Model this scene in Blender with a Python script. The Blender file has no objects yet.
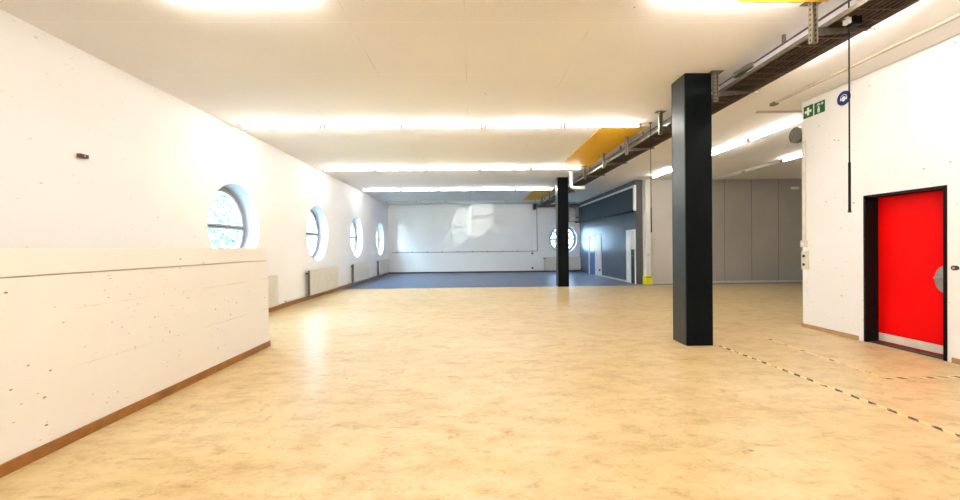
import bpy, bmesh, math, random
from mathutils import Vector, Matrix
random.seed(7)
PI = math.pi
SC = bpy.context.scene
COL = SC.collection

# ------------------------------------------------------------------ camera
def make_camera():
    cam = bpy.data.cameras.new('camera')
    cam.sensor_width = 36.0
    cam.lens = 386.667 / 960 * 36
    cam.clip_start = 0.05
    cam.clip_end = 200
    o = bpy.data.objects.new('camera', cam)
    COL.objects.link(o)
    yaw, pitch, roll = .0205, -.0077, -.011
    Rz = Matrix(((math.cos(yaw), -math.sin(yaw), 0), (math.sin(yaw), math.cos(yaw), 0), (0, 0, 1)))
    Rx = Matrix(((1, 0, 0), (0, math.cos(pitch), math.sin(pitch)), (0, -math.sin(pitch), math.cos(pitch))))
    R = Rx @ Rz
    cr, sr = math.cos(roll), math.sin(roll)
    right = R[0] * cr + R[2] * sr
    up = R[2] * cr - R[0] * sr
    fwd = R[1]
    m = Matrix((right, up, -fwd)).transposed().to_4x4()
    m.translation = Vector((0, 0, 1.4))
    o.matrix_world = m
    SC.camera = o
make_camera()

# ------------------------------------------------------------------ world, daylight, exposure
YB_WALL = 21.14
SKY_STRENGTH = 7.5
TUBE_STRENGTH = 15.5
EXPOSURE = 2.38
W = bpy.data.worlds.new('sky')
SC.world = W
W.use_nodes = True
bg = W.node_tree.nodes['Background']
bg.inputs[0].default_value = (0.52, 0.73, 1.0, 1)
bg.inputs[1].default_value = SKY_STRENGTH
SC.view_settings.view_transform = 'Standard'
SC.view_settings.look = 'None'
SC.view_settings.gamma = 1
SC.view_settings.use_curve_mapping = False
SC.view_settings.exposure = EXPOSURE

def glint(name, loc, target, energy, angle, color, size=.05, blend=.3):
    # spot standing in for sunlight reflected off something outside, low through a round window
    l = bpy.data.lights.new(name, 'SPOT')
    l.energy = energy
    l.spot_size = angle
    l.spot_blend = blend
    l.shadow_soft_size = size
    l.color = color
    o = bpy.data.objects.new(name, l)
    COL.objects.link(o)
    o.location = loc
    d = Vector(target) - Vector(loc)
    o.rotation_euler = d.to_track_quat('-Z', 'Y').to_euler()
def glint_through(n, win, spot, k, energy, angle):
    w, p = Vector(win), Vector(spot)
    glint('daylight_glint', w - (p - w) * k, w, energy, angle, (1, .98, .95))
glint_through(0, (-4.55, 15.42, 1.84), (-.25, YB_WALL, 2.52), 1.9, 1500, .16)
glint_through(1, (-4.55, 15.42, 1.84), (.75, YB_WALL, 3.0), 1.7, 2500, .16)
glint_through(2, (-4.55, 19.31, 1.84), (-3.6, YB_WALL, 1.95), 5.0, 450, .20)
sun = bpy.data.lights.new('sun', 'SUN')
sun.energy = 4.0
sun.angle = .01
sun.color = (1, .96, .88)
sun_o = bpy.data.objects.new('sun', sun)
COL.objects.link(sun_o)
sun_o.rotation_euler = Vector((-.70, .25, -.9)).to_track_quat('-Z', 'Y').to_euler()   # over the roof onto the greenery outside

# ------------------------------------------------------------------ sizes of the place
H = 3.76            # ceiling
XL = -4.55          # left wall
XR = 5.556          # white block on the right
YB = 21.14          # back wall
XD = 5.92           # dark wall at the back right
YF = 13.85          # grey panelled wall
YBLK = 6.387        # far end of the white block
Y0 = -5.0           # wall behind the camera
XP = -2.953         # half wall face
XE = 13.0
ROWS = [3.45, 7.42, 11.45, 15.55, 19.6]

# ------------------------------------------------------------------ node helpers
def srgb(r, g, b):
    def f(c):
        c /= 255
        return c / 12.92 if c <= .04045 else ((c + .055) / 1.055) ** 2.4
    return (f(r), f(g), f(b), 1)

class NT:
    def __init__(s, name):
        s.m = bpy.data.materials.new(name)
        s.m.use_nodes = True
        s.t = s.m.node_tree
        s.b = s.t.nodes['Principled BSDF']
        s.co = s.t.nodes.new('ShaderNodeTexCoord')
    def n(s, kind, **kw):
        x = s.t.nodes.new(kind)
        for k, v in kw.items():
            setattr(x, k, v)
        return x
    def link(s, a, b):
        s.t.links.new(a, b)
    def coords(s, scale=(1, 1, 1), kind='Object', loc=(0, 0, 0), rot=(0, 0, 0)):
        mp = s.n('ShaderNodeMapping')
        mp.inputs['Scale'].default_value = scale
        mp.inputs['Location'].default_value = loc
        mp.inputs['Rotation'].default_value = rot
        s.link(s.co.outputs[kind], mp.inputs['Vector'])
        return mp.outputs[0]
    def noise(s, vec, scale=1, detail=4, rough=.55, dist=0):
        x = s.n('ShaderNodeTexNoise')
        x.inputs['Scale'].default_value = scale
        x.inputs['Detail'].default_value = detail
        x.inputs['Roughness'].default_value = rough
        x.inputs['Distortion'].default_value = dist
        s.link(vec, x.inputs['Vector'])
        return x.outputs['Fac']
    def voro(s, vec, scale=1, rand=1):
        x = s.n('ShaderNodeTexVoronoi')
        x.inputs['Scale'].default_value = scale
        x.inputs['Randomness'].default_value = rand
        s.link(vec, x.inputs['Vector'])
        return x.outputs['Distance']
    def ramp(s, fac, stops):
        r = s.n('ShaderNodeValToRGB')
        el = r.color_ramp.elements
        while len(el) < len(stops):
            el.new(.5)
        for e, (p, c) in zip(el, stops):
            e.position = p
            e.color = c if not isinstance(c, (int, float)) else (c, c, c, 1)
        s.link(fac, r.inputs[0])
        return r.outputs[0]
    def mix(s, fac, a, b, mode='MIX'):
        x = s.n('ShaderNodeMixRGB', blend_type=mode)
        for sock, v in ((x.inputs[0], fac), (x.inputs[1], a), (x.inputs[2], b)):
            if isinstance(v, (tuple, list)):
                sock.default_value = v
            elif isinstance(v, (int, float)):
                sock.default_value = v
            else:
                s.link(v, sock)
        return x.outputs[0]
    def math(s, op, a, b=0.0):
        x = s.n('ShaderNodeMath', operation=op)
        for sock, v in ((x.inputs[0], a), (x.inputs[1], b)):
            if isinstance(v, (int, float)):
                sock.default_value = v
            else:
                s.link(v, sock)
        return x.outputs[0]
    def sep(s, vec):
        x = s.n('ShaderNodeSeparateXYZ')
        s.link(vec, x.inputs[0])
        return x.outputs
    def bump(s, height, strength=.2, dist=.01):
        x = s.n('ShaderNodeBump')
        x.inputs['Strength'].default_value = strength
        x.inputs['Distance'].default_value = dist
        s.link(height, x.inputs['Height'])
        s.link(x.outputs[0], s.b.inputs['Normal'])
    def set(s, color=None, rough=None, metal=None, spec=None):
        for k, v in (('Base Color', color), ('Roughness', rough), ('Metallic', metal), ('Specular IOR Level', spec)):
            if v is None:
                continue
            if isinstance(v, (tuple, list, int, float)):
                s.b.inputs[k].default_value = v
            else:
                s.link(v, s.b.inputs[k])
        return s.m

def plain(name, color, rough=.5, metal=0.0, spec=.5, var=.06, scale=6):
    """one colour with a little wear in it"""
    t = NT(name)
    f = t.noise(t.coords(), scale, 5)
    dark = tuple(c * (1 - var * 2) for c in color[:3]) + (1,)
    lite = tuple(min(1, c * (1 + var)) for c in color[:3]) + (1,)
    t.set(t.ramp(f, [(.3, dark), (.7, lite)]), rough, metal, spec)
    return t.m

def band_line(t, coord, pos, width):
    """1 on a thin line at coord == pos"""
    d = t.math('ABSOLUTE', t.math('SUBTRACT', coord, pos))
    return t.math('LESS_THAN', d, width)

M = {}
def build_materials():
    # ---- poured beige floor with scuffs; the far bay is blue grey
    t = NT('poured_floor')
    v = t.coords()
    cloud = t.noise(t.coords((.35, .8, 1), loc=(0, 0, .37)), 1.1, 6, .6, .2)
    fine = t.noise(t.coords((.9, 1.7, 1), loc=(0, 0, .37)), 3.2, 10, .76, .15)
    base = t.ramp(cloud, [(.3, (.60, .435, .20, 1)), (.55, (.65, .49, .255, 1)), (.75, (.70, .555, .325, 1))])
    stain = t.ramp(fine, [(.34, (.56, .44, .28, 1)), (.47, (.86, .80, .71, 1)), (.56, (1, 1, 1, 1))])
    base = t.mix(.62, base, stain, 'MULTIPLY')
    speck = t.noise(t.coords((1, 1.4, 1), loc=(0, 0, .27)), 9, 8, .75)
    base = t.mix(.6, base, t.ramp(speck, [(.34, (.62, .5, .36, 1)), (.46, (1, 1, 1, 1))]), 'MULTIPLY')
    # drag marks, grit and a few round spots
    mask = t.ramp(t.noise(t.coords((1, 1, 1), loc=(4, 2, .4)), .9, 3), [(.44, 0), (.56, 1)])
    for sc_, rot_, am in (((1.2, 7, 1), .2, .55), ((5, 1.4, 1), -.5, .4), ((.9, 6, 1), -.12, .5)):
        q = t.voro(t.coords(sc_, rot=(0, 0, rot_), loc=(sc_[0], 3, .21)), 1.3)
        w = t.math('MULTIPLY', t.ramp(q, [(.05, 1), (.13, 0)]), mask)
        base = t.mix(t.math('MULTIPLY', w, am), base, (.30, .19, .08, 1))
    sp = t.voro(t.coords((1, 1.6, 1), rot=(0, 0, .3), loc=(0, 0, .02)), 1.3)
    base = t.mix(t.math('MULTIPLY', t.ramp(sp, [(.016, 1), (.03, 0)]), .75), base, (.14, .09, .05, 1))
    sp2 = t.noise(t.coords((1, 1.3, 1), loc=(0, 0, .33)), 22, 3, .5)
    base = t.mix(t.math('MULTIPLY', t.ramp(sp2, [(.68, 0), (.75, 1)]), .5), base, (.32, .21, .10, 1))
    t.set(base, .36, 0, .4)
    M['floor'] = t.m
    t = NT('blue_grey_floor')
    fine = t.noise(t.coords((.6, 3, 1)), 1.5, 6, .6, .5)
    t.set(t.ramp(fine, [(.3, (.03, .075, .17, 1)), (.7, (.06, .12, .24, 1))]), .3, 0, .5)
    M['blue_floor'] = t.m

    # ---- painted concrete walls with pin holes
    def concrete(name, a, b, pits=.5, boards=True, pit_scale=3.2):
        t = NT(name)
        big = t.noise(t.coords((.4, .4, .8)), 1.0, 4)
        c = t.ramp(big, [(.3, a), (.7, b)])
        pv = t.voro(t.coords((1, 1, 1.8)), pit_scale)
        pn = t.noise(t.coords((1, 1, 1)), 1.3, 2)
        pit = t.math('MULTIPLY', t.ramp(pv, [(.05, 1), (.085, 0)]), t.ramp(pn, [(.34, 0), (.46, 1)]))
        pv2 = t.voro(t.coords((1, .55, 2.6), loc=(3, 1, 2)), pit_scale * 2.3)
        pit2 = t.math('MULTIPLY', t.ramp(pv2, [(.05, 1), (.10, 0)]), t.ramp(t.noise(t.coords((1, 1, 1), loc=(5, 5, 5)), 1.8, 3), [(.42, 0), (.52, 1)]))
        pit = t.math('MAXIMUM', pit, pit2)
        smear = t.ramp(t.noise(t.coords((1.6, 1.6, 7)), 3.0, 7, .72, .6), [(.66, 0), (.74, 1)])
        m1 = t.math('MAXIMUM', t.math('MULTIPLY', pit, pits), t.math('MULTIPLY', smear, pits * .45))
        c = t.mix(m1, c, (.28, .17, .09, 1))
        if boards:
            x, y, z = t.sep(t.co.outputs['Object'])
            for zz in (.55, .98, 2.2):
                ln = t.math('MULTIPLY', band_line(t, z, zz, .004), t.ramp(t.noise(t.coords((1, 1, 0)), 1.1, 3), [(.45, 0), (.6, .5)]))
                c = t.mix(t.math('MULTIPLY', ln, pits), c, (.4, .3, .2, 1))
        t.set(c, .62, 0, .3)
        t.bump(t.math('SUBTRACT', t.noise(t.coords(), 30, 4), pit), .15, .004)
        return t.m
    M['wall'] = concrete('painted_wall', (.86, .835, .81, 1), (.90, .88, .86, 1), .3, False, 3.5)
    M['right_wall'] = concrete('painted_right_wall', (.87, .84, .81, 1), (.91, .89, .87, 1), .75, False, 4.5)
    M['half_wall'] = concrete('worn_half_wall', (.86, .82, .76, 1), (.90, .87, .82, 1), .95, True, 6.0)
    M['back_wall'] = concrete('painted_back_wall', (.82, .82, .78, 1), (.86, .86, .82, 1), .12, False, 1.2)
    M['beige_wall'] = plain('beige_plaster', (.66, .61, .54, 1), .6, 0, .3, .02, 2)
    M['far_wall'] = plain('far_plaster', (.7, .68, .64, 1), .7)

    # ---- ceiling: pale boards, hair joints
    t = NT('ceiling_boards')
    x, y, z = t.sep(t.co.outputs['Object'])
    c = t.ramp(t.noise(t.coords((.3, .5, 1)), 1.2, 4), [(.3, (.86, .84, .825, 1)), (.7, (.90, .885, .87, 1))])
    grain = t.noise(t.coords((9, 2, 1)), 12, 3)
    c = t.mix(.35, c, t.ramp(grain, [(.3, (.85, .83, .8, 1)), (.7, (1, 1, 1, 1))]), 'MULTIPLY')
    ln = None
    for yy in (4.08, 5.3):
        l1 = band_line(t, y, yy, .008)
        ln = l1 if ln is None else t.math('MAXIMUM', ln, l1)
    c = t.mix(t.math('MULTIPLY', ln, .55), c, (.95, .90, .82, 1))
    ln = None
    for xx in (-2.6, -1.25, -.05, 1.3):
        l1 = band_line(t, x, xx, .005)
        ln = l1 if ln is None else t.math('MAXIMUM', ln, l1)
    brk = t.ramp(t.noise(t.coords((.8, .9, 1)), 1.0, 3), [(.5, 0), (.58, 1)])
    c = t.mix(t.math('MULTIPLY', t.math('MULTIPLY', ln, brk), .3), c, (.35, .28, .22, 1))
    dots = t.ramp(t.voro(t.coords(), .9), [(.010, 1), (.018, 0)])
    c = t.mix(t.math('MULTIPLY', dots, .6), c, (.25, .18, .12, 1))
    t.set(c, .75, 0, .2)
    M['ceiling'] = t.m

    M['yellow'] = plain('yellow_paint', (.86, .49, .02, 1), .55, 0, .3, .04, 2)
    # ---- steel column: near black, mill marks
    t = NT('black_steel')
    f = t.noise(t.coords((3, 3, .8)), 3, 6, .6)
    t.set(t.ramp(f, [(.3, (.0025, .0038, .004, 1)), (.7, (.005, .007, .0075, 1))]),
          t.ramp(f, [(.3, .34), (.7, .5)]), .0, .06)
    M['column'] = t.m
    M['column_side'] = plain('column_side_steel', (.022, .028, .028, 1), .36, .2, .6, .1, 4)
    # ---- dark blue wall panels and grey panels, both with upright joints
    def panels(name, a, b, axis, pitch, off, joint, rough):
        t = NT(name)
        xyz = t.sep(t.co.outputs['Object'])
        c = t.ramp(t.noise(t.coords((.6, .6, .35)), 1.6, 5), [(.3, a), (.7, b)])
        q = t.math('FRACT', t.math('DIVIDE', t.math('SUBTRACT', xyz[axis], off), pitch))
        ln = t.math('LESS_THAN', q, .022 / pitch)
        c = t.mix(t.math('MULTIPLY', ln, .8), c, joint)
        t.set(c, rough, 0, .5)
        return t.m
    M['dark_panel'] = panels('dark_blue_panels', (.040, .062, .105, 1), (.062, .09, .14, 1), 1, 1.02, 13.9, (.012, .02, .04, 1), .33)
    M['grey_panel'] = panels('grey_panels', (.40, .37, .325, 1), (.46, .43, .38, 1), 0, .994, 9.157, (.16, .14, .12, 1), .42)
    M['bulkhead'] = plain('dark_bulkhead_paint', (.020, .040, .072, 1), .4, 0, .4)
    M['dark_strip'] = plain('dark_end_panel', (.10, .10, .10, 1), .5)
    M['skirt_brown'] = plain('brown_skirting', (.36, .15, .035, 1), .4, 0, .4, .14, 9)
    M['skirt_tan'] = plain('tan_skirting', (.50, .27, .10, 1), .4, 0, .4, .1, 9)
    M['skirt_dark'] = plain('dark_skirting', (.06, .045, .04, 1), .5)
    M['skirt_pale'] = plain('pale_skirting', (.74, .68, .58, 1), .5)
    M['white'] = plain('white_paint', (.84, .83, .80, 1), .45, 0, .4, .03)
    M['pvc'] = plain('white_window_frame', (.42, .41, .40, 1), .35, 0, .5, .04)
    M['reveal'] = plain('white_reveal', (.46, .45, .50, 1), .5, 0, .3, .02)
    M['radiator'] = plain('cream_enamel', (.70, .665, .57, 1), .35, 0, .5, .03)
    M['radiator_grey'] = plain('radiator_side_grille', (.16, .15, .14, 1), .5)
    M['socket_dark'] = plain('dark_plastic', (.03, .03, .032, 1), .45)
    M['black'] = plain('black_frame_paint', (.006, .006, .006, 1), .45, 0, .12, .1)
    M['red'] = plain('red_door_paint', (.93, .002, .002, 1), .5, 0, .08, .01, 2)
    M['steel'] = plain('brushed_steel', (.36, .33, .29, 1), .4, .7, .5, .08, 12)
    M['galv'] = plain('galvanised_steel', (.20, .175, .14, 1), .45, .6, .5, .12, 14)
    t = NT('slotted_galvanised_channel')
    x, y, z = t.sep(t.co.outputs['Object'])
    q = t.math('ABSOLUTE', t.math('SUBTRACT', t.math('FRACT', t.math('DIVIDE', z, .05)), .5))
    w = t.math('MINIMUM', t.math('ABSOLUTE', x), t.math('ABSOLUTE', y))
    hole = t.math('MULTIPLY', t.math('LESS_THAN', q, .22), t.math('LESS_THAN', w, .009))
    t.set(t.mix(hole, (.27, .235, .18, 1), (.05, .045, .04, 1)), .42, .5)
    M['slotted'] = t.m
    M['tray_dark'] = plain('stained_tray_steel', (.12, .085, .06, 1), .5, .3, .4, .15, 8)
    M['cable'] = plain('dark_brown_cable', (.06, .036, .024, 1), .5, 0, .4, .3, 5)
    M['rust'] = plain('red_brown_pipe', (.13, .055, .04, 1), .5, 0, .4, .15, 6)
    M['wood'] = plain('dark_brown_wood', (.10, .045, .03, 1), .6, 0, .3, .2, 12)
    M['green'] = plain('green_sign', (.006, .14, .035, 1), .4, 0, .4, .03)
    M['blue'] = plain('blue_sign', (.008, .025, .17, 1), .4, 0, .4, .03)
    M['sign_white'] = plain('white_sign_print', (.86, .88, .85, 1), .4, 0, .4, .02)
    M['yellow_box'] = plain('yellow_bumper', (.86, .78, .02, 1), .45, 0, .4, .04)
    M['green_dark'] = plain('dark_green_door', (.015, .040, .030, 1), .4)
    M['blue_door'] = plain('blue_door_paint', (.035, .12, .36, 1), .3)
    M['frosted'] = plain('frosted_pane', (.80, .78, .72, 1), .25)
    M['lamp_body'] = plain('lamp_housing', (.72, .70, .66, 1), .4, 0, .4, .02)
    M['trunk'] = plain('pale_trunking', (.50, .44, .36, 1), .5)
    M['lamp_end'] = plain('lamp_socket', (.30, .27, .24, 1), .4)
    M['leaf'] = None
    t = NT('pale_leaves')
    t.set(t.ramp(t.noise(t.coords(), 1.4, 3), [(.3, (.05, .075, .07, 1)), (.7, (.15, .185, .165, 1))]), .5, 0, .3)
    M['leaf'] = t.m
    M['ground'] = plain('outside_paving', (.16, .22, .15, 1), .8)
    # ---- tubes that give the light
    t = NT('lit_tube')
    t.b.inputs['Base Color'].default_value = (.9, .9, .9, 1)
    t.b.inputs['Emission Color'].default_value = (1.0, .985, .965, 1)
    t.b.inputs['Emission Strength'].default_value = TUBE_STRENGTH
    M['tube'] = t.m
    M['tube_off'] = plain('unlit_tube', (.75, .76, .78, 1), .3)
    # ---- glass: clear with a faint reflection
    t = NT('window_glass')
    nt = t.t
    tr = t.n('ShaderNodeBsdfTransparent')
    tr.inputs[0].default_value = (.93, .97, .97, 1)
    gl = t.n('ShaderNodeBsdfGlossy')
    gl.inputs['Roughness'].default_value = .03
    fr = t.n('ShaderNodeLayerWeight')
    fr.inputs['Blend'].default_value = .5
    mx = t.n('ShaderNodeMixShader')
    t.link(t.math('MULTIPLY', t.math('POWER', fr.outputs['Facing'], 4.0), .3), mx.inputs[0])
    t.link(tr.outputs[0], mx.inputs[1])
    t.link(gl.outputs[0], mx.inputs[2])
    t.link(mx.outputs[0], nt.nodes['Material Output'].inputs['Surface'])
    M['glass'] = t.m
    # ---- hazard tape: slanted stripes along local x
    def tape(name, yel, blk, wear):
        t = NT(name)
        x, y, z = t.sep(t.co.outputs['Object'])
        q = t.math('FRACT', t.math('DIVIDE', t.math('ADD', x, t.math('MULTIPLY', y, 1.0)), .15))
        s = t.math('LESS_THAN', q, .5)
        c = t.mix(s, yel, blk)
        w = t.ramp(t.noise(t.coords(), 7, 5), [(.5 - wear, 1), (.62 - wear, 0)])
        c = t.mix(w, c, (.80, .58, .30, 1))
        t.set(c, .5, 0, .3)
        return t.m
    M['tape'] = tape('striped_tape', (.80, .66, .32, 1), (.035, .028, .02, 1), .12)
    M['tape_worn'] = tape('worn_striped_tape', (.72, .52, .22, 1), (.10, .07, .04, 1), .02)
build_materials()

# ------------------------------------------------------------------ mesh helpers
class MB:
    def __init__(s):
        s.bm = bmesh.new()
    def box(s, x0, x1, y0, y1, z0, z1, bev=0.0):
        r = bmesh.ops.create_cube(s.bm, size=1)
        vs = r['verts']
        bmesh.ops.scale(s.bm, vec=(abs(x1 - x0), abs(y1 - y0), abs(z1 - z0)), verts=vs)
        bmesh.ops.translate(s.bm, vec=((x0 + x1) / 2, (y0 + y1) / 2, (z0 + z1) / 2), verts=vs)
        if bev:
            es = list({e for v in vs for e in v.link_edges})
            bmesh.ops.bevel(s.bm, geom=es, offset=bev, segments=2, profile=.5, affect='EDGES')
        return s
    def cyl(s, a, b, r, seg=16, r2=None, caps=True):
        a, b = Vector(a), Vector(b)
        d = b - a
        q = bmesh.ops.create_cone(s.bm, cap_ends=caps, cap_tris=False, segments=seg, radius1=r,
                                  radius2=r if r2 is None else r2, depth=d.length)
        m = Matrix.Translation((a + b) / 2) @ d.to_track_quat('Z', 'Y').to_matrix().to_4x4()
        bmesh.ops.transform(s.bm, matrix=m, verts=q['verts'])
        return s
    def ball(s, c, r, seg=12):
        q = bmesh.ops.create_uvsphere(s.bm, u_segments=seg, v_segments=max(6, seg // 2), radius=r)
        bmesh.ops.translate(s.bm, vec=c, verts=q['verts'])
        return s
    def tube(s, pts, r, seg=8):
        pts = [Vector(p) for p in pts]
        rings = []
        for i, p in enumerate(pts):
            d = (pts[min(i + 1, len(pts) - 1)] - pts[max(i - 1, 0)]).normalized()
            ref = Vector((0, 0, 1)) if abs(d.z) < .9 else Vector((1, 0, 0))
            u = d.cross(ref).normalized()
            v = d.cross(u).normalized()
            rings.append([s.bm.verts.new(p + (u * math.cos(2 * PI * k / seg) + v * math.sin(2 * PI * k / seg)) * r) for k in range(seg)])
        for r0, r1 in zip(rings, rings[1:]):
            for k in range(seg):
                s.bm.faces.new((r0[k], r0[(k + 1) % seg], r1[(k + 1) % seg], r1[k]))
        s.bm.faces.new(rings[0][::-1])
        s.bm.faces.new(rings[-1])
        return s
    def prism(s, pts, fn, d0, d1):
        """closed outline pts (u, v) swept from depth d0 to d1; fn(u, v, d) gives the point"""
        a = [s.bm.verts.new(fn(u, v, d0)) for u, v in pts]
        b = [s.bm.verts.new(fn(u, v, d1)) for u, v in pts]
        n = len(pts)
        s.bm.faces.new(a[::-1])
        s.bm.faces.new(b)
        for i in range(n):
            s.bm.faces.new((a[i], a[(i + 1) % n], b[(i + 1) % n], b[i]))
        return s
    def ring(s, fn, r0, r1, d0, d1, seg=64):
        """flat ring between radii r0 < r1, depth d0..d1"""
        def loop(r, d):
            return [s.bm.verts.new(fn(r * math.cos(2 * PI * k / seg), r * math.sin(2 * PI * k / seg), d)) for k in range(seg)]
        A, B, C_, D = loop(r0, d0), loop(r1, d0), loop(r1, d1), loop(r0, d1)
        for P, Q in ((A, B), (B, C_), (C_, D), (D, A)):
            for k in range(seg):
                s.bm.faces.new((P[k], P[(k + 1) % seg], Q[(k + 1) % seg], Q[k]))
        return s
    def build(s, name, mat, parent=None, smooth=False, loc=None, angle=None):
        bmesh.ops.recalc_face_normals(s.bm, faces=s.bm.faces)
        me = bpy.data.meshes.new(name)
        s.bm.to_mesh(me)
        s.bm.free()
        me.materials.append(mat)
        if smooth:
            me.shade_smooth()
            if hasattr(me, 'set_sharp_from_angle'):
                me.set_sharp_from_angle(angle=math.radians(35))
        o = bpy.data.objects.new(name, me)
        COL.objects.link(o)
        if parent is not None:
            o.parent = parent
        if loc is not None:
            o.location = loc
        return o

def tag(o, label=None, cat=None, group=None, kind=None):
    if label: o['label'] = label
    if cat: o['category'] = cat
    if group: o['group'] = group
    if kind: o['kind'] = kind
    return o
def empty(name, loc, label=None, cat=None, group=None, kind=None):
    o = bpy.data.objects.new(name, None)
    COL.objects.link(o)
    o.location = loc
    o.empty_display_size = .1
    return tag(o, label, cat, group, kind)
def struct(o, label, cat):
    return tag(o, label, cat, None, 'structure')
def copy_tree(o, loc=None, parent=None):
    c = o.copy()
    COL.objects.link(c)
    if parent is not None:
        c.parent = parent
    if loc is not None:
        c.location = loc
    for ch in o.children:
        copy_tree(ch, None, c)
    return c

# ------------------------------------------------------------------ large structure
def structure():
    struct(MB().box(XL - .3, XE, Y0, 13.38, -.2, 0).build('floor', M['floor']),
           'worn beige poured floor across the front of the empty hall', 'floor')
    struct(MB().box(XL - .3, XE, 13.38, YB + .3, -.2, 0).build('floor_far', M['blue_floor']),
           'blue grey floor in the far bay before the back wall', 'floor')
    struct(MB().box(XL - .3, XE, Y0, YB + .3, H, H + .3).build('ceiling', M['ceiling']),
           'pale ceiling boards over the whole hall', 'ceiling')

    def holed(name, mat, fn, u0, u1, holes, t, label):
        """wall in (u, z); fn(u, z, depth); round holes (u, z, r), reveal to depth t"""
        bm = MB()
        b = bm.bm
        def quad(pts, d):
            b.faces.new([b.verts.new(fn(u, z, d)) for u, z in pts])
        for d in (0, t):
            cur = u0
            for (c, z, r) in holes:
                s = r + .08
                quad([(cur, 0), (c - s, 0), (c - s, H), (cur, H)], d)
                quad([(c - s, 0), (c + s, 0), (c + s, z - s), (c - s, z - s)], d)
                quad([(c - s, z + s), (c + s, z + s), (c + s, H), (c - s, H)], d)
                N = 96
                for k in range(N):
                    q = []
                    for a, sq in ((k, 0), (k, 1), (k + 1, 1), (k + 1, 0)):
                        th = 2 * PI * a / N
                        cx, cz = math.cos(th), math.sin(th)
                        rr = s / max(abs(cx), abs(cz)) if sq else r
                        q.append((c + rr * cx, z + rr * cz))
                    quad(q, d)
                cur = c + s
            quad([(cur, 0), (u1, 0), (u1, H), (cur, H)], d)
        for (c, z, r) in holes:
            N = 96
            for k in range(N):
                p = [(c + r * math.cos(2 * PI * a / N), z + r * math.sin(2 * PI * a / N)) for a in (k, k + 1)]
                b.faces.new([b.verts.new(fn(*p[0], 0)), b.verts.new(fn(*p[1], 0)), b.verts.new(fn(*p[1], t)), b.verts.new(fn(*p[0], t))])
        for uu in (u0, u1):
            b.faces.new([b.verts.new(fn(uu, 0, 0)), b.verts.new(fn(uu, H, 0)), b.verts.new(fn(uu, H, t)), b.verts.new(fn(uu, 0, t))])
        bmesh.ops.remove_doubles(b, verts=b.verts, dist=1e-4)
        return struct(bm.build(name, mat), label, 'wall')
    global LEFT, BACK
    LEFT = lambda u, z, d: (XL - d, u, z)
    BACK = lambda u, z, d: (u, YB + d, z)
    holed('wall_left', M['wall'], LEFT, Y0, YB, [(y, 1.85, .81) for y in WIN_Y], .42,
          'long white left wall with four round windows')
    holed('wall_back', M['back_wall'], BACK, XL - .3, XE, [(5.02, 1.79, .77)], .42,
          'pale grey back wall at the far end of the hall')
    struct(MB().box(XL - .3, XE, Y0 - .2, Y0, 0, H).build('wall_rear', M['far_wall']),
           'plain wall behind the viewer', 'wall')
    struct(MB().box(XE, XE + .2, Y0, YB, 0, H).build('wall_right', M['far_wall']),
           'far right end wall hidden behind the white block', 'wall')
    # dark wall with the two door niches
    m = MB()
    for a, b_, z0 in ((YF + .05, 14.62, 1.93), (14.62, 17.62, 0), (17.62, 19.42, 1.93), (19.42, YB, 0)):
        m.box(XD, XD + .3, a, b_, z0, H)
    struct(m.build('wall_dark', M['dark_panel']), 'dark blue panelled wall beyond the round column', 'wall')
    bpy.data.objects['wall_dark']['label'] = 'dark blue panelled wall at the far right with two doors'
    struct(MB().box(XD, 6.17, YF, YF + .05, 0, H).build('wall_corner', M['dark_strip']),
           'dark grey wall end beside the white post', 'wall')
    struct(MB().box(6.17, 8.0, YF, YF + .25, 0, H).build('wall_beige', M['beige_wall']),
           'plain beige wall between the white post and the front black column', 'wall')
    struct(MB().box(8.0, XE, YF, YF + .25, 0, H).build('wall_grey', M['grey_panel']),
           'grey panelled wall right of the front black column', 'wall')
    # white block on the right, with the door niche
    m = MB()
    m.box(XR, XR + .30, DY1, YBLK, 0, H)
    m.box(XR, XR + .30, Y0, DY0, 0, H)
    m.box(XR, XR + .30, DY0, DY1, 2.055, H)
    m.box(XR + .30, 9.0, Y0, YBLK, 0, H)
    struct(m.build('wall_block', M['right_wall']), 'white wall at the right with the red door', 'wall')
WIN_Y = [7.57, 11.52, 15.42, 19.31]
DY0, DY1 = 4.42, 5.357
structure()

def half_wall():
    o = empty('trim_1', (XP - .1, 1.5, 0), 'worn white waist high half wall at the left front', 'half wall', None, 'structure')
    iv = (-(XP - .1), -1.5, 0)
    MB().box(XP - .2, XP, Y0, 5.65, 0, 1.235).build('wall_body', M['half_wall'], o, loc=iv)
    MB().box(XP - .208, XP + .006, Y0, 5.645, 1.243, 1.424, .004).build('coping', M['half_wall'], o, loc=iv)
    MB().box(XP - .19, XP - .012, Y0, 5.63, 1.23, 1.25).build('joint', M['trunk'], o, loc=iv)
half_wall()

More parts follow.
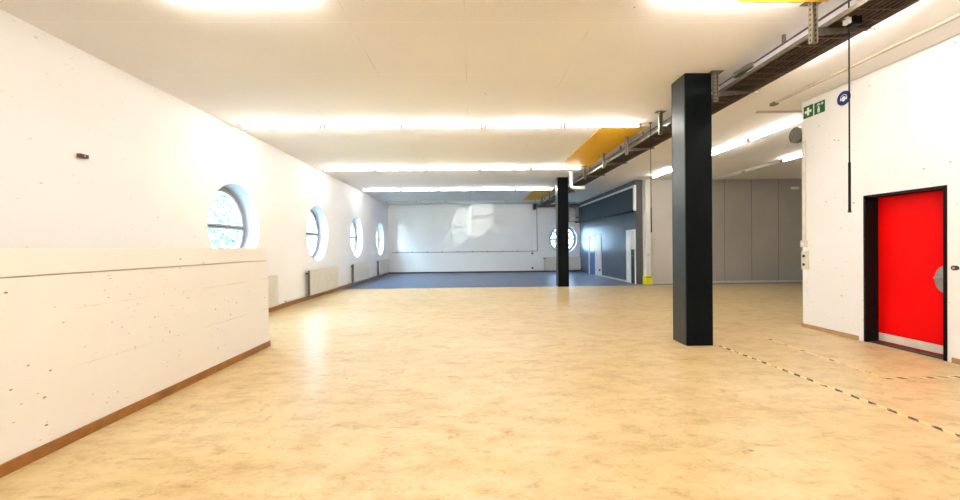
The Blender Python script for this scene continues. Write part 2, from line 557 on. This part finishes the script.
def skirtings():
    def sk(name, mat, b, label):
        struct(MB().box(*b).build(name, mat), label, 'skirting')
    sk('baseboard_half_wall', M['skirt_brown'], (XP, XP + .014, Y0, 5.664, 0, .078), 'brown skirting along the foot of the half wall')
    sk('baseboard_left', M['skirt_brown'], (XL, XL + .015, 5.0, YB, 0, .10), 'brown skirting along the left wall below the radiators')
    sk('baseboard_back', M['skirt_dark'], (XL, XD, YB - .015, YB, 0, .075), 'thin dark skirting along the back wall')
    sk('baseboard_right', M['skirt_tan'], (XR - .014, XR, DY1 + .09, YBLK + .014, 0, .06), 'tan skirting on the white wall left of the red door')
    sk('baseboard_front', M['skirt_tan'], (XR - .014, XR, Y0, DY0 - .06, 0, .06), 'tan skirting on the white wall right of the red door')
    sk('baseboard_grey', M['skirt_pale'], (6.42, XE, YF - .015, YF, 0, .075), 'pale skirting under the grey panelled wall')
    sk('baseboard_dark', M['skirt_pale'], (XD - .014, XD, 14.70, 17.55, 0, .06), 'pale skirting under the dark blue wall')
skirtings()

# ------------------------------------------------------------------ round windows
def round_window(n, fn, cu, cz, r, label):
    base = Vector(fn(cu, cz, 0))
    o = empty('window_%d' % n, base, label, 'window', None, 'structure')
    iv = tuple(-base)
    f = lambda u, v, d: fn(cu + u, cz + v, d)
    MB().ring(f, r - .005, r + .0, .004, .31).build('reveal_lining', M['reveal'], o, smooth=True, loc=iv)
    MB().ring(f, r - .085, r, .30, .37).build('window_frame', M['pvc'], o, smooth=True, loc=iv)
    s = MB()
    s.ring(f, r - .125, r - .078, .285, .35)
    s.build('sash', M['reveal'], o, smooth=True, loc=iv)
    b = MB()
    w = r - .09
    b.prism([(-w, -.045), (w, -.045), (w, .045), (-w, .045)], f, .282, .352)
    b.build('glazing_bar', M['pvc'], o, loc=iv)
    b = MB()
    b.prism([(-w, -.008), (w, -.008), (w, .008), (-w, .008)], f, .274, .283)
    b.build('bar_gasket', M['socket_dark'], o, loc=iv)
    g = MB()
    N = 64
    g.prism([((r - .1) * math.cos(2 * PI * k / N), (r - .1) * math.sin(2 * PI * k / N)) for k in range(N)], f, .322, .328)
    g.build('pane', M['glass'], o, loc=iv)
places = ['nearest', 'second', 'third', 'farthest']
for i, y in enumerate(WIN_Y):
    round_window(i + 1, LEFT, y, 1.85, .81, places[i] + ' round white window in the long left wall')
round_window(5, BACK, 5.02, 1.79, .77, 'round window in the back wall half hidden by the far column')

# ------------------------------------------------------------------ columns
def column(y, label):
    o = empty('steel_column', (3.137, y + .185, 0), label, 'column', 'black steel columns')
    x0, x1 = -.185, .185
    MB().box(x0 + .012, x1 - .012, -.173, .173, 0, H).build('shaft', M['column'], o)
    MB().box(x0 + .004, x1, -.185, -.172, 0, H, .003).build('front_plate', M['column'], o)
    MB().box(x0 + .004, x1, .172, .185, 0, H, .003).build('rear_plate', M['column'], o)
    for s in (-1, 1):
        xx = (x0, x0 + .011) if s < 0 else (x1 - .011, x1)
        m = MB()
        m.box(xx[0], xx[1], -.165, .165, 0, H, .003)
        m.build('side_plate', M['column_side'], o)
column(5.275, 'large black square steel column nearest the viewer')
column(13.22, 'far black square steel column in front of the back wall')

# ------------------------------------------------------------------ ceiling details
def yellow_panels():
    for (a, b, l) in ((-.6, 3.71, 'nearest yellow ceiling panel at the top edge above the cable tray'),
                      (7.62, 11.3, 'large middle yellow ceiling panel between the two black columns'),
                      (15.7, 19.5, 'farthest yellow ceiling panel behind the far column')):
        tag(MB().box(2.6, 3.48, a, b, H - .012, H - .0).build('ceiling_panel', M['yellow']), l, 'panel', 'yellow ceiling panels')
yellow_panels()

def make_lamp(lit=True):
    """a tube batten 1.5 m long along x, hung right under the ceiling; origin at the ceiling"""
    o = empty('tube_light', (0, 0, H))
    MB().box(-.735, .735, -.024, .024, -.028, 0, .004).build('housing', M['lamp_body'], o)
    m = MB()
    m.cyl((-.70, 0, -.058), (.70, 0, -.058), .015, 12)
    m.build('tube', M['tube'] if lit else M['tube_off'], o, smooth=True)
    for s in (-1, 1):
        MB().box(s * .70 - .018 + .018 * s, s * .70 + .018 + .018 * s, -.018, .018, -.082, -.026, .004).build('socket', M['lamp_end'], o)
    return o
LAMP = [make_lamp(True), make_lamp(False)]
used = [False, False]
def lamp(x, y, rot, label, group, lit=True):
    k = 0 if lit else 1
    if not used[k]:
        o = LAMP[k]; used[k] = True
        o.location = (x, y, H)
    else:
        o = copy_tree(LAMP[k], (x, y, H))
    o.rotation_euler = (0, 0, rot)
    tag(o, label, 'ceiling light', group)
    return o
NTH = ['first', 'second', 'third', 'fourth', 'fifth', 'sixth']
def lamps():
    for j, (y, xs, nm) in enumerate((
            (ROWS[1], 5, 'nearest full row'), (ROWS[2], 5, 'middle row'), (ROWS[3], 5, 'third row'))):
        for i in range(xs):
            lamp(XL + .22 + .75 + i * 1.53, y, 0, '%s ceiling tube light from the left wall in the %s' % (NTH[i], nm),
                 'tube lights in the ' + nm)
    for i in range(5):
        lamp(XL + .22 + .75 + i * 1.53, ROWS[4], 0, '%s unlit ceiling tube from the left wall in the last row by the back wall' % NTH[i],
             'unlit tubes in the last row', False)
    for i, x in enumerate((-2.15, -.55, 1.0, 2.5)):
        lamp(x, 3.56, 0, ('%s tube light from the left lit in the front row nearest the viewer' if i in (0, 3) else '%s tube from the left unlit in the front row nearest the viewer') % NTH[i], 'tube lights over the front', i in (0, 3))
    for i, y in enumerate((7.75, 9.28, 10.81, 12.34)):
        lamp(6.2, y, PI / 2, ('%s tube light from the front in the line between column and white block' if i != 2 else '%s tube from the front and unlit in the line between column and white block') % NTH[i], 'tube lights right of the column', i != 2)
    for i, y in enumerate((9.9, 11.43, 12.96)):
        lamp(8.7, y, PI / 2, ('%s tube light from the front lit in the rightmost line above the grey wall' if i == 0 else '%s unlit tube from the front in the rightmost line above the grey wall') % NTH[i], 'tube lights above the grey wall', i == 0)
    for i, y in enumerate((1.35, 2.88, 4.41)):
        lamp(4.2, y, PI / 2, '%s tube light from the front hidden above the right edge of the cable tray' % NTH[i], 'tube lights above the cable tray')
    for y in (.4, -1.6, -3.7):  # unseen rows, added to raise the ambient light at the front
        for i, x in enumerate((-3.7, -2.1, -.5, 1.1, 2.3)):
            lamp(x, y, 0, 'unseen ceiling tube light added in the rows behind the viewer', 'added tube lights behind the viewer')
lamps()

# ------------------------------------------------------------------ cable tray and its neighbours
def cable_tray():
    x0, x1, zb = 3.46, 3.92, 3.50
    o = empty('cable_tray', (x0, 9, zb), 'long galvanised cable tray hung under the ceiling past both columns', 'cable tray')
    iv = (-x0, -9, -zb)
    for xx in (x0, x1 - .012):
        MB().box(xx, xx + .008, -1, 20.6, zb, zb + .045).build('side_rail', M['galv'], o, loc=iv)
    m = MB()
    y = -.9
    while y < 20.6:
        m.box(x0 + .008, x1 - .008, y, y + .012, zb, zb + .008)
        y += .16
    m.build('rungs', M['tray_dark'], o, loc=iv)
    for k in range(8):
        xx = x0 + .04 + k * .054
        MB().box(xx - .004, xx + .004, -1, 20.6, zb + .008, zb + .014).build('wire', M['tray_dark'], o, loc=iv)
    n = 10
    for k in range(n):
        xx = x0 + .055 + k * (x1 - x0 - .11) / (n - 1)
        pts = []
        for i in range(60):
            yy = -1 + 21.5 * i / 59
            pts.append((xx + .008 * math.sin(yy * 1.3 + k * 2), yy, zb + .038 + .004 * math.sin(yy * .9 + k)))
        c = MB().tube(pts, .019 + .003 * (k % 2), 8).build('cable', M['cable'], smooth=True)
        tag(c, 'dark electrical cable lying along the long ceiling cable tray', 'cable', 'cables in the ceiling tray')
    ys = [3.73, 5.25, 6.80, 8.30, 9.75, 11.40, 14.8, 16.6, 18.4]
    wh = ['nearest the viewer above the front tape', 'right beside the front column', 'first beyond the front column', 'second beyond the front column',
          'third beyond the front column', 'fourth beyond the front column', 'first beyond the far column', 'second beyond the far column', 'third beyond the far column']
    for y, w in zip(ys, wh):
        b = empty('tray_bracket', (3.36, y, H), 'galvanised tray bracket ' + w, 'bracket', 'brackets that carry the cable tray')
        m = MB()
        m.box(-.03, -.025, -.022, .022, -.40, -.008)
        m.box(-.025, .025, .016, .022, -.40, -.008)
        m.box(.025, .03, -.022, .022, -.40, -.008)
        m.build('post', M['slotted'], b)
        MB().box(-.085, .085, -.06, .06, -.008, 0, .002).build('foot_plate', M['galv'], b)
        m = MB()
        m.prism([(.03, -.34), (.60, -.285), (.60, -.262), (.03, -.262)], lambda u, v, d: (u, d, v), -.021, -.017)
        m.box(.03, .60, -.021, .021, -.265, -.261)
        m.build('arm', M['galv'], b)
    # pipe clipped above the tray
    p = empty('pipe', (3.55, 8, 3.62), 'thin red brown pipe running above the left edge of the cable tray', 'pipe')
    MB().cyl((0, -9, .045), (0, 12, .045), .011, 10).build('pipe_run', M['rust'], p, smooth=True)
    m = MB()
    for k in range(18):
        m.box(-.014, .014, -8.5 + k * 1.2, -8.47 + k * 1.2, .045, .14)
    m.build('clips', M['galv'], p)
    # coiled leftover on the tray
    pts = []
    for i in range(70):
        a = i * .36
        pts.append((3.50 + .04 * math.cos(a) * (1 + .2 * math.sin(i)), 4.9 + .16 * math.sin(a), 3.60 + i * .0007))
    tag(MB().tube(pts, .012, 8).build('cable_coil', M['galv'], smooth=True), 'small coil of pale cable lying on the tray right of the front column', 'cable')
cable_tray()

def pull_cord(x, y, zt, zb, label, boxed):
    o = empty('pull_cord', (x, y, zt), label, 'cord', 'hanging cords under the tray')
    L = zt - zb
    MB().cyl((0, 0, 0), (0, 0, -L + .45), .006, 8).build('cord', M['black'], o)
    MB().cyl((0, 0, -L + .46), (0, 0, -L), .0105, 10).build('grip', M['black'], o)
    MB().cyl((0, 0, -L + .005), (0, 0, -L - .012), .014, 10).build('end_knob', M['socket_dark'], o)
    if boxed:
        MB().box(.0, .085, -.045, .03, -.32, -.21, .006).build('switch_box', M['black'], o)
        MB().box(-.035, -.0, -.028, .028, -.30, -.235, .005).build('connector', M['sign_white'], o)
    MB().cyl((0, 0, 0), (0, 0, -.02), .03, 12).build('ceiling_rose', M['galv'], o)
pull_cord(3.572, 3.585, H, 1.70, 'near hanging black cord with switch box in front of the blue sign', True)
pull_cord(3.455, 7.38, H, 1.66, 'far hanging dark cord left of the front column', False)

def pipes():
    # pale drain pipe by the far column
    o = empty('drain_pipe', (3.19, 12.3, H), 'short white pipe elbow beside the top of the far column', 'pipe')
    pts = [(0, 0, 0), (0, 0, -.43)] + [(.07 - .07 * math.cos(a), 0, -.43 - .07 * math.sin(a)) for a in (.4, .8, 1.2, PI / 2)] + [(.40, 0, -.50)]
    MB().tube(pts, .055, 14).build('bend', M['white'], o, smooth=True)
    MB().cyl((.36, 0, -.50), (.42, 0, -.50), .064, 14).build('collar', M['white'], o, smooth=True)
    MB().cyl((0, 0, 0), (0, 0, -.03), .075, 14).build('flange', M['white'], o, smooth=True)
    # round duct end behind the white block
    o = empty('round_duct', (6.13, 7.2, 3.45), 'silver round air duct end peeking out behind the white block corner', 'duct')
    MB().cyl((.05, 0, 0), (3.0, 0, 0), .135, 28).build('duct_run', M['steel'], o, smooth=True)
    MB().cyl((.0, 0, 0), (.06, 0, 0), .15, 28, .15).build('end_collar', M['galv'], o, smooth=True)
    m = MB()
    m.box(.28, .30, -.16, .16, .12, .31)
    m.build('hanger', M['galv'], o)
    # duct along the top of the back wall
    o = empty('wall_duct', (4.8, YB - .25, 3.6), 'dark grey duct along the top of the back wall right of the far column', 'duct')
    MB().box(-1.35, 1.1, -.12, .24, -.07, .07, .01).build('duct_run', M['radiator_grey'], o)
    MB().box(-1.44, -1.33, -.16, .25, -.20, .10, .01).build('end_box', M['socket_dark'], o)
    # surface conduits on the back wall
    o = empty('conduit', (0, YB, 1.14), 'thin grey conduit running across the back wall at window height', 'conduit')
    MB().cyl((-4.36, -.016, 0), (3.56, -.016, 0), .014, 8).build('conduit_run', M['radiator_grey'], o)
    m = MB()
    for k in range(10):
        m.box(-4.1 + k * .82, -4.06 + k * .82, -.036, 0, -.02, .055)
    m.build('clips', M['radiator_grey'], o)
    o = empty('conduit', (3.57, YB, 2.4), 'upright dark conduit on the back wall left of the far column', 'conduit')
    MB().cyl((0, -.016, -1.26), (0, -.016, 1.2), .016, 8).build('conduit_run', M['radiator_grey'], o)
    o = empty('conduit', (3.30, YB, 2.4), 'upright white duct strip on the back wall left of the dark conduit', 'conduit')
    MB().box(-.03, .03, -.03, 0, -1.25, 1.30).build('duct_strip', M['white'], o)
    for z, w in ((1.02, 'upper'), (.22, 'lower')):
        o = empty('wall_socket', (3.30, YB, z), w + ' dark wall socket on the back wall below the white strip', 'socket')
        MB().box(-.05, .05, -.04, 0, -.05, .05, .006).build('socket_box', M['socket_dark'], o)
        MB().cyl((0, -.046, 0), (0, -.04, 0), .025, 12).build('socket_face', M['radiator_grey'], o)
    # white cabinet on the back wall
    o = empty('wall_cabinet', (5.47, YB, 3.1), 'white box cabinet on the back wall above the half hidden round window', 'cabinet')
    MB().box(-.19, .19, -.22, 0, -.38, .38, .008).build('body', M['radiator_grey'], o)
    MB().box(-.175, .175, -.232, -.22, -.365, .365, .004).build('door', M['skirt_pale'], o)
    MB().cyl((.13, -.25, 0), (.13, -.23, 0), .018, 10).build('latch', M['socket_dark'], o)
    o = empty('wall_trunking', (5.9, YB, 2.96), 'dark trunking on the back wall right of the white cabinet', 'conduit')
    MB().box(-.24, .22, -.06, 0, -.03, .03).build('trunk_run', M['radiator_grey'], o)
    # black cable along the dark wall to the cabinet
    tag(MB().tube([(5.66, YB - .05, 2.70), (5.9, YB - .05, 2.72), (XD - .1, YB - .3, 2.68), (XD - .1, 18, 2.66), (XD - .1, 13.86, 2.63)], .042, 8).build('cable', M['black'], smooth=True),
        'black cable along the dark blue bulkhead to the back wall cabinet', 'cable')
    # unlit trunking over the red door side
    o = empty('ceiling_trunking', (5.07, 3.7, H), 'long pale trunking on the ceiling beside the white wall top', 'conduit')
    MB().box(-.025, .025, -4, 2.7, -.03, 0, .004).build('trunk_run', M['trunk'], o)
    MB().box(-.04, .04, 2.62, 2.72, -.05, 0, .004).build('end_box', M['galv'], o)
    o = empty('ceiling_trunking', (5.6, 6.79, H), 'short dark strip across the ceiling before the white block corner', 'conduit')
    MB().box(-.51, .9, -.03, .03, -.03, 0, .004).build('trunk_run', M['trunk'], o)
pipes()

# ------------------------------------------------------------------ bulkhead, doors, post at the back right
def back_right():
    o = empty('bulkhead', (XD, 17, 3.1), 'dark blue boxed bulkhead with white edges along the dark wall', 'bulkhead', None, None)
    iv = (-XD, -17, -3.1)
    MB().box(XD - .05, XD, 13.93, YB - .02, 2.66, 3.50).build('bulkhead_face', M['bulkhead'], o, loc=iv)
    MB().box(XD - .065, XD, 13.9, YB - .02, 3.50, 3.575).build('top_edge', M['white'], o, loc=iv)
    MB().box(XD - .065, XD, 13.80, 13.93, 2.65, 3.575).build('end_edge', M['white'], o, loc=iv)
    # near door: deep white jamb, frosted top, dark green bottom
    o = empty('door_2', (XD, 14.2, 0), 'narrow white framed door with dark green lower panel', 'door', None, 'structure')
    iv = (-XD, -14.2, 0)
    MB().box(XD - .02, XD + .10, 14.28, 14.69, 0, 1.93).build('jamb', M['white'], o, loc=iv)
    MB().box(XD - .02, XD + .06, 13.86, 14.69, 1.93, 1.98).build('head', M['white'], o, loc=iv)
    MB().box(XD - .02, XD + .06, 13.86, 13.93, 0, 1.93).build('jamb', M['white'], o, loc=iv)
    MB().box(XD + .0, XD + .04, 13.93, 14.28, 0, 1.25).build('lower_panel', M['green_dark'], o, loc=iv)
    MB().box(XD + .0, XD + .04, 13.93, 14.28, 1.25, 1.93).build('upper_panel', M['frosted'], o, loc=iv)
    MB().cyl((XD - .04, 14.0, 1.02), (XD - .04, 14.12, 1.02), .012, 10).build('handle', M['steel'], o, loc=iv)
    # far double door: white leaf and blue leaf
    o = empty('door_3', (XD, 18.5, 0), 'far double door with one white leaf and one blue leaf', 'door', None, 'structure')
    iv = (-XD, -18.5, 0)
    MB().box(XD - .02, XD + .06, 17.56, 17.66, 0, 1.99).build('casing', M['white'], o, loc=iv)
    MB().box(XD - .02, XD + .06, 19.38, 19.47, 0, 1.99).build('casing', M['white'], o, loc=iv)
    MB().box(XD - .02, XD + .06, 17.66, 19.38, 1.90, 1.99).build('casing', M['white'], o, loc=iv)
    MB().box(XD + .0, XD + .04, 17.66, 18.52, .0, 1.90).build('white_leaf', M['white'], o, loc=iv)
    MB().box(XD + .0, XD + .04, 18.52, 19.38, .0, 1.90).build('blue_leaf', M['blue_door'], o, loc=iv)
    MB().box(XD - .03, XD + .0, 17.74, 17.86, .22, .32).build('door_stop', M['socket_dark'], o, loc=iv)
    MB().cyl((XD - .045, 18.42, 1.02), (XD - .045, 18.30, 1.02), .012, 10).build('handle', M['steel'], o, loc=iv)
    # white post with yellow foot
    o = empty('corner_post', (6.30, YF - .08, 0), 'white square post against the grey wall above the yellow box', 'post')
    MB().box(-.095, .095, -.07, .08, .31, H, .006).build('post_body', M['white'], o)
    MB().box(-.05, .05, -.074, -.07, 1.0, 1.1).build('cover_plate', M['skirt_pale'], o)
    o = empty('bumper_box', (6.28, YF - .14, 0), 'bright yellow box at the foot of the white post', 'bumper')
    MB().box(-.13, .13, -.10, .135, 0, .31, .012).build('box_body', M['yellow_box'], o)
    MB().box(-.10, .10, -.104, -.10, .24, .28).build('top_band', M['skirt_tan'], o)
    # small emergency lamp high on the grey wall
    o = empty('wall_lamp', (11.75, YF, 3.42), 'small white wall lamp high on the grey wall by the block corner', 'lamp')
    MB().box(-.14, .14, -.02, 0, -.05, .05, .005).build('back_plate', M['white'], o)
    MB().box(-.12, .12, -.07, -.02, -.035, .035, .012).build('diffuser', M['sign_white'], o)
back_right()

# ------------------------------------------------------------------ red door
def red_door():
    o = empty('door_1', (XR, (DY0 + DY1) / 2, 0), 'red door in a deep black frame in the white right wall', 'door', None, 'structure')
    ym = (DY0 + DY1) / 2
    iv = (-XR, -ym, 0)
    D = .215
    f = MB()
    f.box(XR - .012, XR + D, DY1 - .02, DY1 + .0, 0, 2.055)          # far jamb
    f.box(XR - .012, XR + D, DY0, DY0 + .02, 0, 2.055)               # near jamb
    f.box(XR - .012, XR + D, DY0 + .02, DY1 - .02, 2.035, 2.055)     # head
    f.box(XR - .012, XR + .0, DY1, DY1 + .01, 0, 2.065)
    f.box(XR - .012, XR + .0, DY0 - .012, DY0, 0, 2.065)
    f.box(XR - .012, XR + .0, DY0, DY1, 2.055, 2.065)
    f.build('door_frame', M['black'], o, loc=iv)
    MB().box(XR + .03, XR + D, DY0 + .02, DY1 - .02, 0, .012).build('threshold', M['skirt_dark'], o, loc=iv)
    lf = MB().box(XR + D - .045, XR + D, DY0 + .022, DY1 - .022, .014, 2.033, .003).build('door_leaf', M['red'], o, loc=iv)
    MB().box(XR + D - .050, XR + D - .045, DY0 + .03, DY1 - .03, .03, .135, .001).build('kick_plate', M['skirt_pale'], lf)
    xf = XR + D - .045
    pc = (DY0 + .135, .945)
    fn = lambda u, v, d: (xf - d, pc[0] + u, pc[1] + v)
    N = 40
    MB().prism([(.115 * math.cos(2 * PI * k / N), .165 * math.sin(2 * PI * k / N)) for k in range(N)], fn, 0, .006).build('handle_plate', M['steel'], lf)
    m = MB()
    m.cyl(fn(-.05, .02, .004), fn(-.05, .02, .05), .013, 12)
    m.tube([fn(-.05, .02, .048), fn(.0, .02, .052), (fn(.08, .015, .05))], .012, 10)
    m.build('lever', M['steel'], lf, smooth=True)
    MB().cyl(fn(-.05, -.06, .005), fn(-.05, -.06, .012), .018, 14).build('lock_cylinder', M['socket_dark'], lf)
    # key switch on the wall right of the door
    o = empty('key_switch', (XR, 4.325, 1.10), 'small dark round key switch on the wall right of the red door', 'switch')
    MB().cyl((-.03, 0, 0), (0, 0, 0), .028, 20).build('switch_body', M['socket_dark'], o, smooth=True)
    MB().cyl((-.034, 0, 0), (-.03, 0, 0), .014, 16).build('key_face', M['steel'], o)
red_door()

# ------------------------------------------------------------------ signs on the white block
def signs():
    def plate(name, y0, y1, z0, z1, label):
        o = empty(name, (XR, (y0 + y1) / 2, (z0 + z1) / 2), label, 'sign')
        w, h = (y1 - y0) / 2, (z1 - z0) / 2
        MB().box(-.006, 0, -w, w, -h, h, .001).build('plate', M['green'], o)
        return o, (lambda u, v, d: (-d, -u, v))       # u to the right as seen from the room
    o, f = plate('first_aid_sign', 6.175, 6.35, 3.47, 3.665, 'green sign with a white cross at the white block corner')
    a, b = .020, .062
    m = MB()
    m.prism([(-a, -b), (a, -b), (a, -a), (b, -a), (b, a), (a, a), (a, b), (-a, b), (-a, a), (-b, a), (-b, -a), (-a, -a)], f, .006, .008)
    m.build('cross', M['sign_white'], o)
    o, f = plate('safety_shower_sign', 5.965, 6.15, 3.47, 3.655, 'green sign with a white figure under a shower beside the cross sign')
    m = MB()
    circ = lambda cx, cy, r, n=16: [(cx + r * math.cos(2 * PI * k / n), cy + r * math.sin(2 * PI * k / n)) for k in range(n)]
    m.prism(circ(-.012, .012, .014), f, .006, .008)                                  # head
    m.prism([(-.03, -.075), (-.016, -.075), (-.012, -.04), (-.008, -.075), (.006, -.075), (.008, -.005), (-.032, -.005)], f, .006, .008)
    m.prism([(-.045, .045), (.02, .045), (.006, .062), (-.03, .062)], f, .006, .008)  # shower head
    m.prism([(-.016, .062), (-.008, .062), (-.008, .076), (-.016, .076)], f, .006, .008)
    for k in range(4):
        u = -.040 + k * .018
        m.prism([(u, .030), (u + .004, .030), (u + .004, .041), (u, .041)], f, .006, .008)
    c = .05
    q, r = .007, .022
    m.prism([(c - q, c - r), (c + q, c - r), (c + q, c - q), (c + r, c - q), (c + r, c + q), (c + q, c + q), (c + q, c + r), (c - q, c + r), (c - q, c + q), (c - r, c + q), (c - r, c - q), (c - q, c - q)], f, .006, .008)
    m.build('pictogram', M['sign_white'], o)
    # blue disc: head with ear muffs
    o = empty('ear_protection_sign', (XR, 5.656, 3.555), 'round blue sign with a white head wearing ear muffs', 'sign')
    f = lambda u, v, d: (-d, -u, v)
    MB().prism(circ(0, 0, .104, 40), f, 0, .006).build('disc', M['blue'], o)
    m = MB()
    m.prism([(.034 * math.cos(t_), .046 * math.sin(t_) - .012) for t_ in [2 * PI * k / 24 for k in range(24)]], f, .006, .008)
    m.prism([(-.062, -.032), (-.040, -.036), (-.040, .014), (-.062, .010)], f, .006, .008)
    m.prism([(.040, -.036), (.062, -.032), (.062, .010), (.040, .014)], f, .006, .008)
    for k in range(12):
        a0, a1 = PI * k / 12, PI * (k + 1) / 12
        m.prism([(.050 * math.cos(a0), .012 + .044 * math.sin(a0)), (.059 * math.cos(a0), .012 + .053 * math.sin(a0)),
                 (.059 * math.cos(a1), .012 + .053 * math.sin(a1)), (.050 * math.cos(a1), .012 + .044 * math.sin(a1))], f, .006, .008)
    for v_ in m.bm.verts:
        v_.co.y *= .85
        v_.co.z *= .85
    m.build('pictogram', M['sign_white'], o)
    # wiring strip and switches at the corner
    o = empty('wall_conduit', (XR, 6.34, 2.3), 'white wiring strip down the white block corner above the switches', 'conduit')
    MB().box(-.03, 0, -.022, .022, -.86, .80, .003).build('strip', M['skirt_pale'], o)
    o = empty('light_switch', (XR, 6.335, 1.39), 'white light switch box under the wiring strip', 'switch')
    MB().box(-.05, 0, -.045, .045, -.05, .06, .005).build('switch_box', M['skirt_pale'], o)
    MB().box(-.056, -.05, -.025, .025, -.03, .03, .003).build('rocker', M['white'], o)
    o = empty('wall_socket', (XR, 6.315, 1.12), 'white double socket with two dark holes below the switch', 'socket')
    MB().box(-.045, 0, -.05, .05, -.15, .15, .005).build('socket_box', M['skirt_pale'], o)
    for z in (-.07, .07):
        MB().cyl((-.051, 0, z), (-.045, 0, z), .024, 14).build('socket_hole', M['socket_dark'], o)
    # wooden block on the left wall
    o = empty('wall_block', (XL, 4.61, 2.51), 'small dark brown wooden block on the left wall high over the half wall', 'block')
    MB().box(0, .05, -.05, .05, -.022, .022, .005).build('block_body', M['wood'], o)
    MB().cyl((.05, 0, 0), (.056, 0, 0), .009, 10).build('screw', M['steel'], o)
signs()

# ------------------------------------------------------------------ radiators
def make_radiator(L):
    """panel radiator against a wall at x = 0, facing +x, length along y from 0 to L"""
    o = empty('radiator', (0, 0, 0))
    m = MB()
    m.box(.12, .135, 0, L, .125, .81, .006)
    n = int(L / .11)
    for k in range(n):
        y = .04 + k * (L - .08) / (n - 1)
        m.prism([(-.018, 0), (-.011, .005), (.011, .005), (.018, 0)], lambda u, v, d, y=y: (.134 + v, y + u, d), .18, .76)
    m.build('front_panel', M['radiator'], o)
    MB().box(.035, .05, 0, L, .13, .80, .004).build('back_panel', M['radiator'], o)
    m = MB()
    for k in range(int(L / .06)):
        m.box(.05, .12, .03 + k * .06, .034 + k * .06, .15, .79)
    m.build('fins', M['radiator'], o)
    g = MB()
    for k in range(int(L / .03)):
        g.box(.036, .134, .01 + k * .03, .022 + k * .03, .806, .813)
    g.build('top_grille', M['radiator'], o)
    for y in (0, L):
        s = MB()
        for k in range(16):
            z = .16 + k * .04
            s.box(.065, .115, y - .002, y + .002, z, z + .022)
        s.box(.065, .115, y - .001, y + .001, .14, .80)
        s.build('side_grille', M['radiator_grey'], o)
    v = MB()
    v.cyl((.085, -.03, .74), (.085, -.13, .74), .026, 14)
    v.build('thermostat_knob', M['socket_dark'], o, smooth=True)
    v = MB()
    v.tube([(.085, 0, .74), (.085, -.05, .74), (.085, -.055, .70), (.085, -.055, .08)], .011, 8)
    v.build('feed_pipe', M['socket_dark'], o, smooth=True)
    for y in (.3, L - .3):
        MB().box(0, .04, y - .02, y + .02, .2, .72).build('wall_bracket', M['galv'], o)
    return o
def radiators():
    proto = make_radiator(2.18)
    pl = ['nearest', 'second', 'third', 'farthest']
    for i, y in enumerate(WIN_Y):
        o = proto if i == 0 else copy_tree(proto)
        o.location = (XL, y - .90 + .02, 0)
        tag(o, 'cream panel radiator under the %s round window of the left wall' % pl[i], 'radiator', 'radiators under the round windows')
    o = copy_tree(proto)
    o.location = (4.02, YB, 0)
    o.rotation_euler = (0, 0, -PI / 2)
    tag(o, 'cream radiator under the round window in the back wall', 'radiator', 'radiators under the round windows')
    # heating pipe along the left wall
    o = empty('heating_pipe', (XL, 13, .13), 'thin white heating pipe along the foot of the left wall', 'pipe')
    MB().cyl((.03, -7.6, 0), (.03, 7.9, 0), .014, 10).build('pipe_run', M['white'], o, smooth=True)
    m = MB()
    for k in range(13):
        m.box(0, .047, -7.2 + k * 1.2, -7.17 + k * 1.2, -.02, .02)
    m.build('clips', M['radiator_grey'], o)
radiators()

# ------------------------------------------------------------------ tape on the floor
def strip(a, b, mat, label, w=.05):
    a, b = Vector(a), Vector(b)
    d = b - a
    o = MB().box(0, d.length, -w / 2, w / 2, 0, .0015).build('hazard_tape', mat, loc=(a.x, a.y, .0005))
    o.rotation_euler = (0, 0, math.atan2(d.y, d.x))
    tag(o, label, 'floor tape', 'striped tape on the floor')
strip((3.40, 5.27), (3.497, 2.5), M['tape'], 'long yellow and black striped tape from the front column towards the right front', .045)
strip((4.36, 5.75), (4.24, 3.915), M['tape_worn'], 'worn faded striped tape in front of the red door running into the room', .045)
strip((4.22, 3.89), (5.5, 3.885), M['tape'], 'striped tape crossing towards the white wall right of the red door', .045)

# ------------------------------------------------------------------ outside the windows
def outside():
    m = MB()
    m.box(-40, XL - .42, -10, 45, -.35, -.15)
    m.box(XL - .42, 40, YB + .42, 45, -.35, -.15)
    struct(m.build('ground_outside', M['ground']), 'lawn outside the round windows', 'ground')
    rnd = random.Random(3)
    def bush(cx, cy, cz, sx, sy, sz, n, label):
        b = bmesh.new()
        for _ in range(n):
            while True:
                p = Vector((rnd.uniform(-1, 1), rnd.uniform(-1, 1), rnd.uniform(-1, 1)))
                if p.length < 1: break
            p = Vector((cx + p.x * sx, cy + p.y * sy, cz + p.z * sz))
            u = Vector((rnd.gauss(0, 1), rnd.gauss(0, 1), rnd.gauss(0, 1))).normalized()
            v = u.orthogonal().normalized()
            s = rnd.uniform(.10, .19)
            pts = [p - u * s, p + v * s * .5, p + u * s, p - v * s * .5]
            b.faces.new([b.verts.new(q) for q in pts])
        me = bpy.data.meshes.new('foliage')
        b.to_mesh(me); b.free()
        me.materials.append(M['leaf'])
        o = bpy.data.objects.new('foliage', me)
        COL.objects.link(o)
        tag(o, label, 'foliage', None, 'stuff')
    bush(-17, 24, 3.2, 2.0, 24, 4.5, 26000, 'pale green leaves of the hedge outside the left windows')
    bush(7.5, 27, 2.6, 5, 1.6, 2.8, 5000, 'pale leaves outside the back window')
outside()
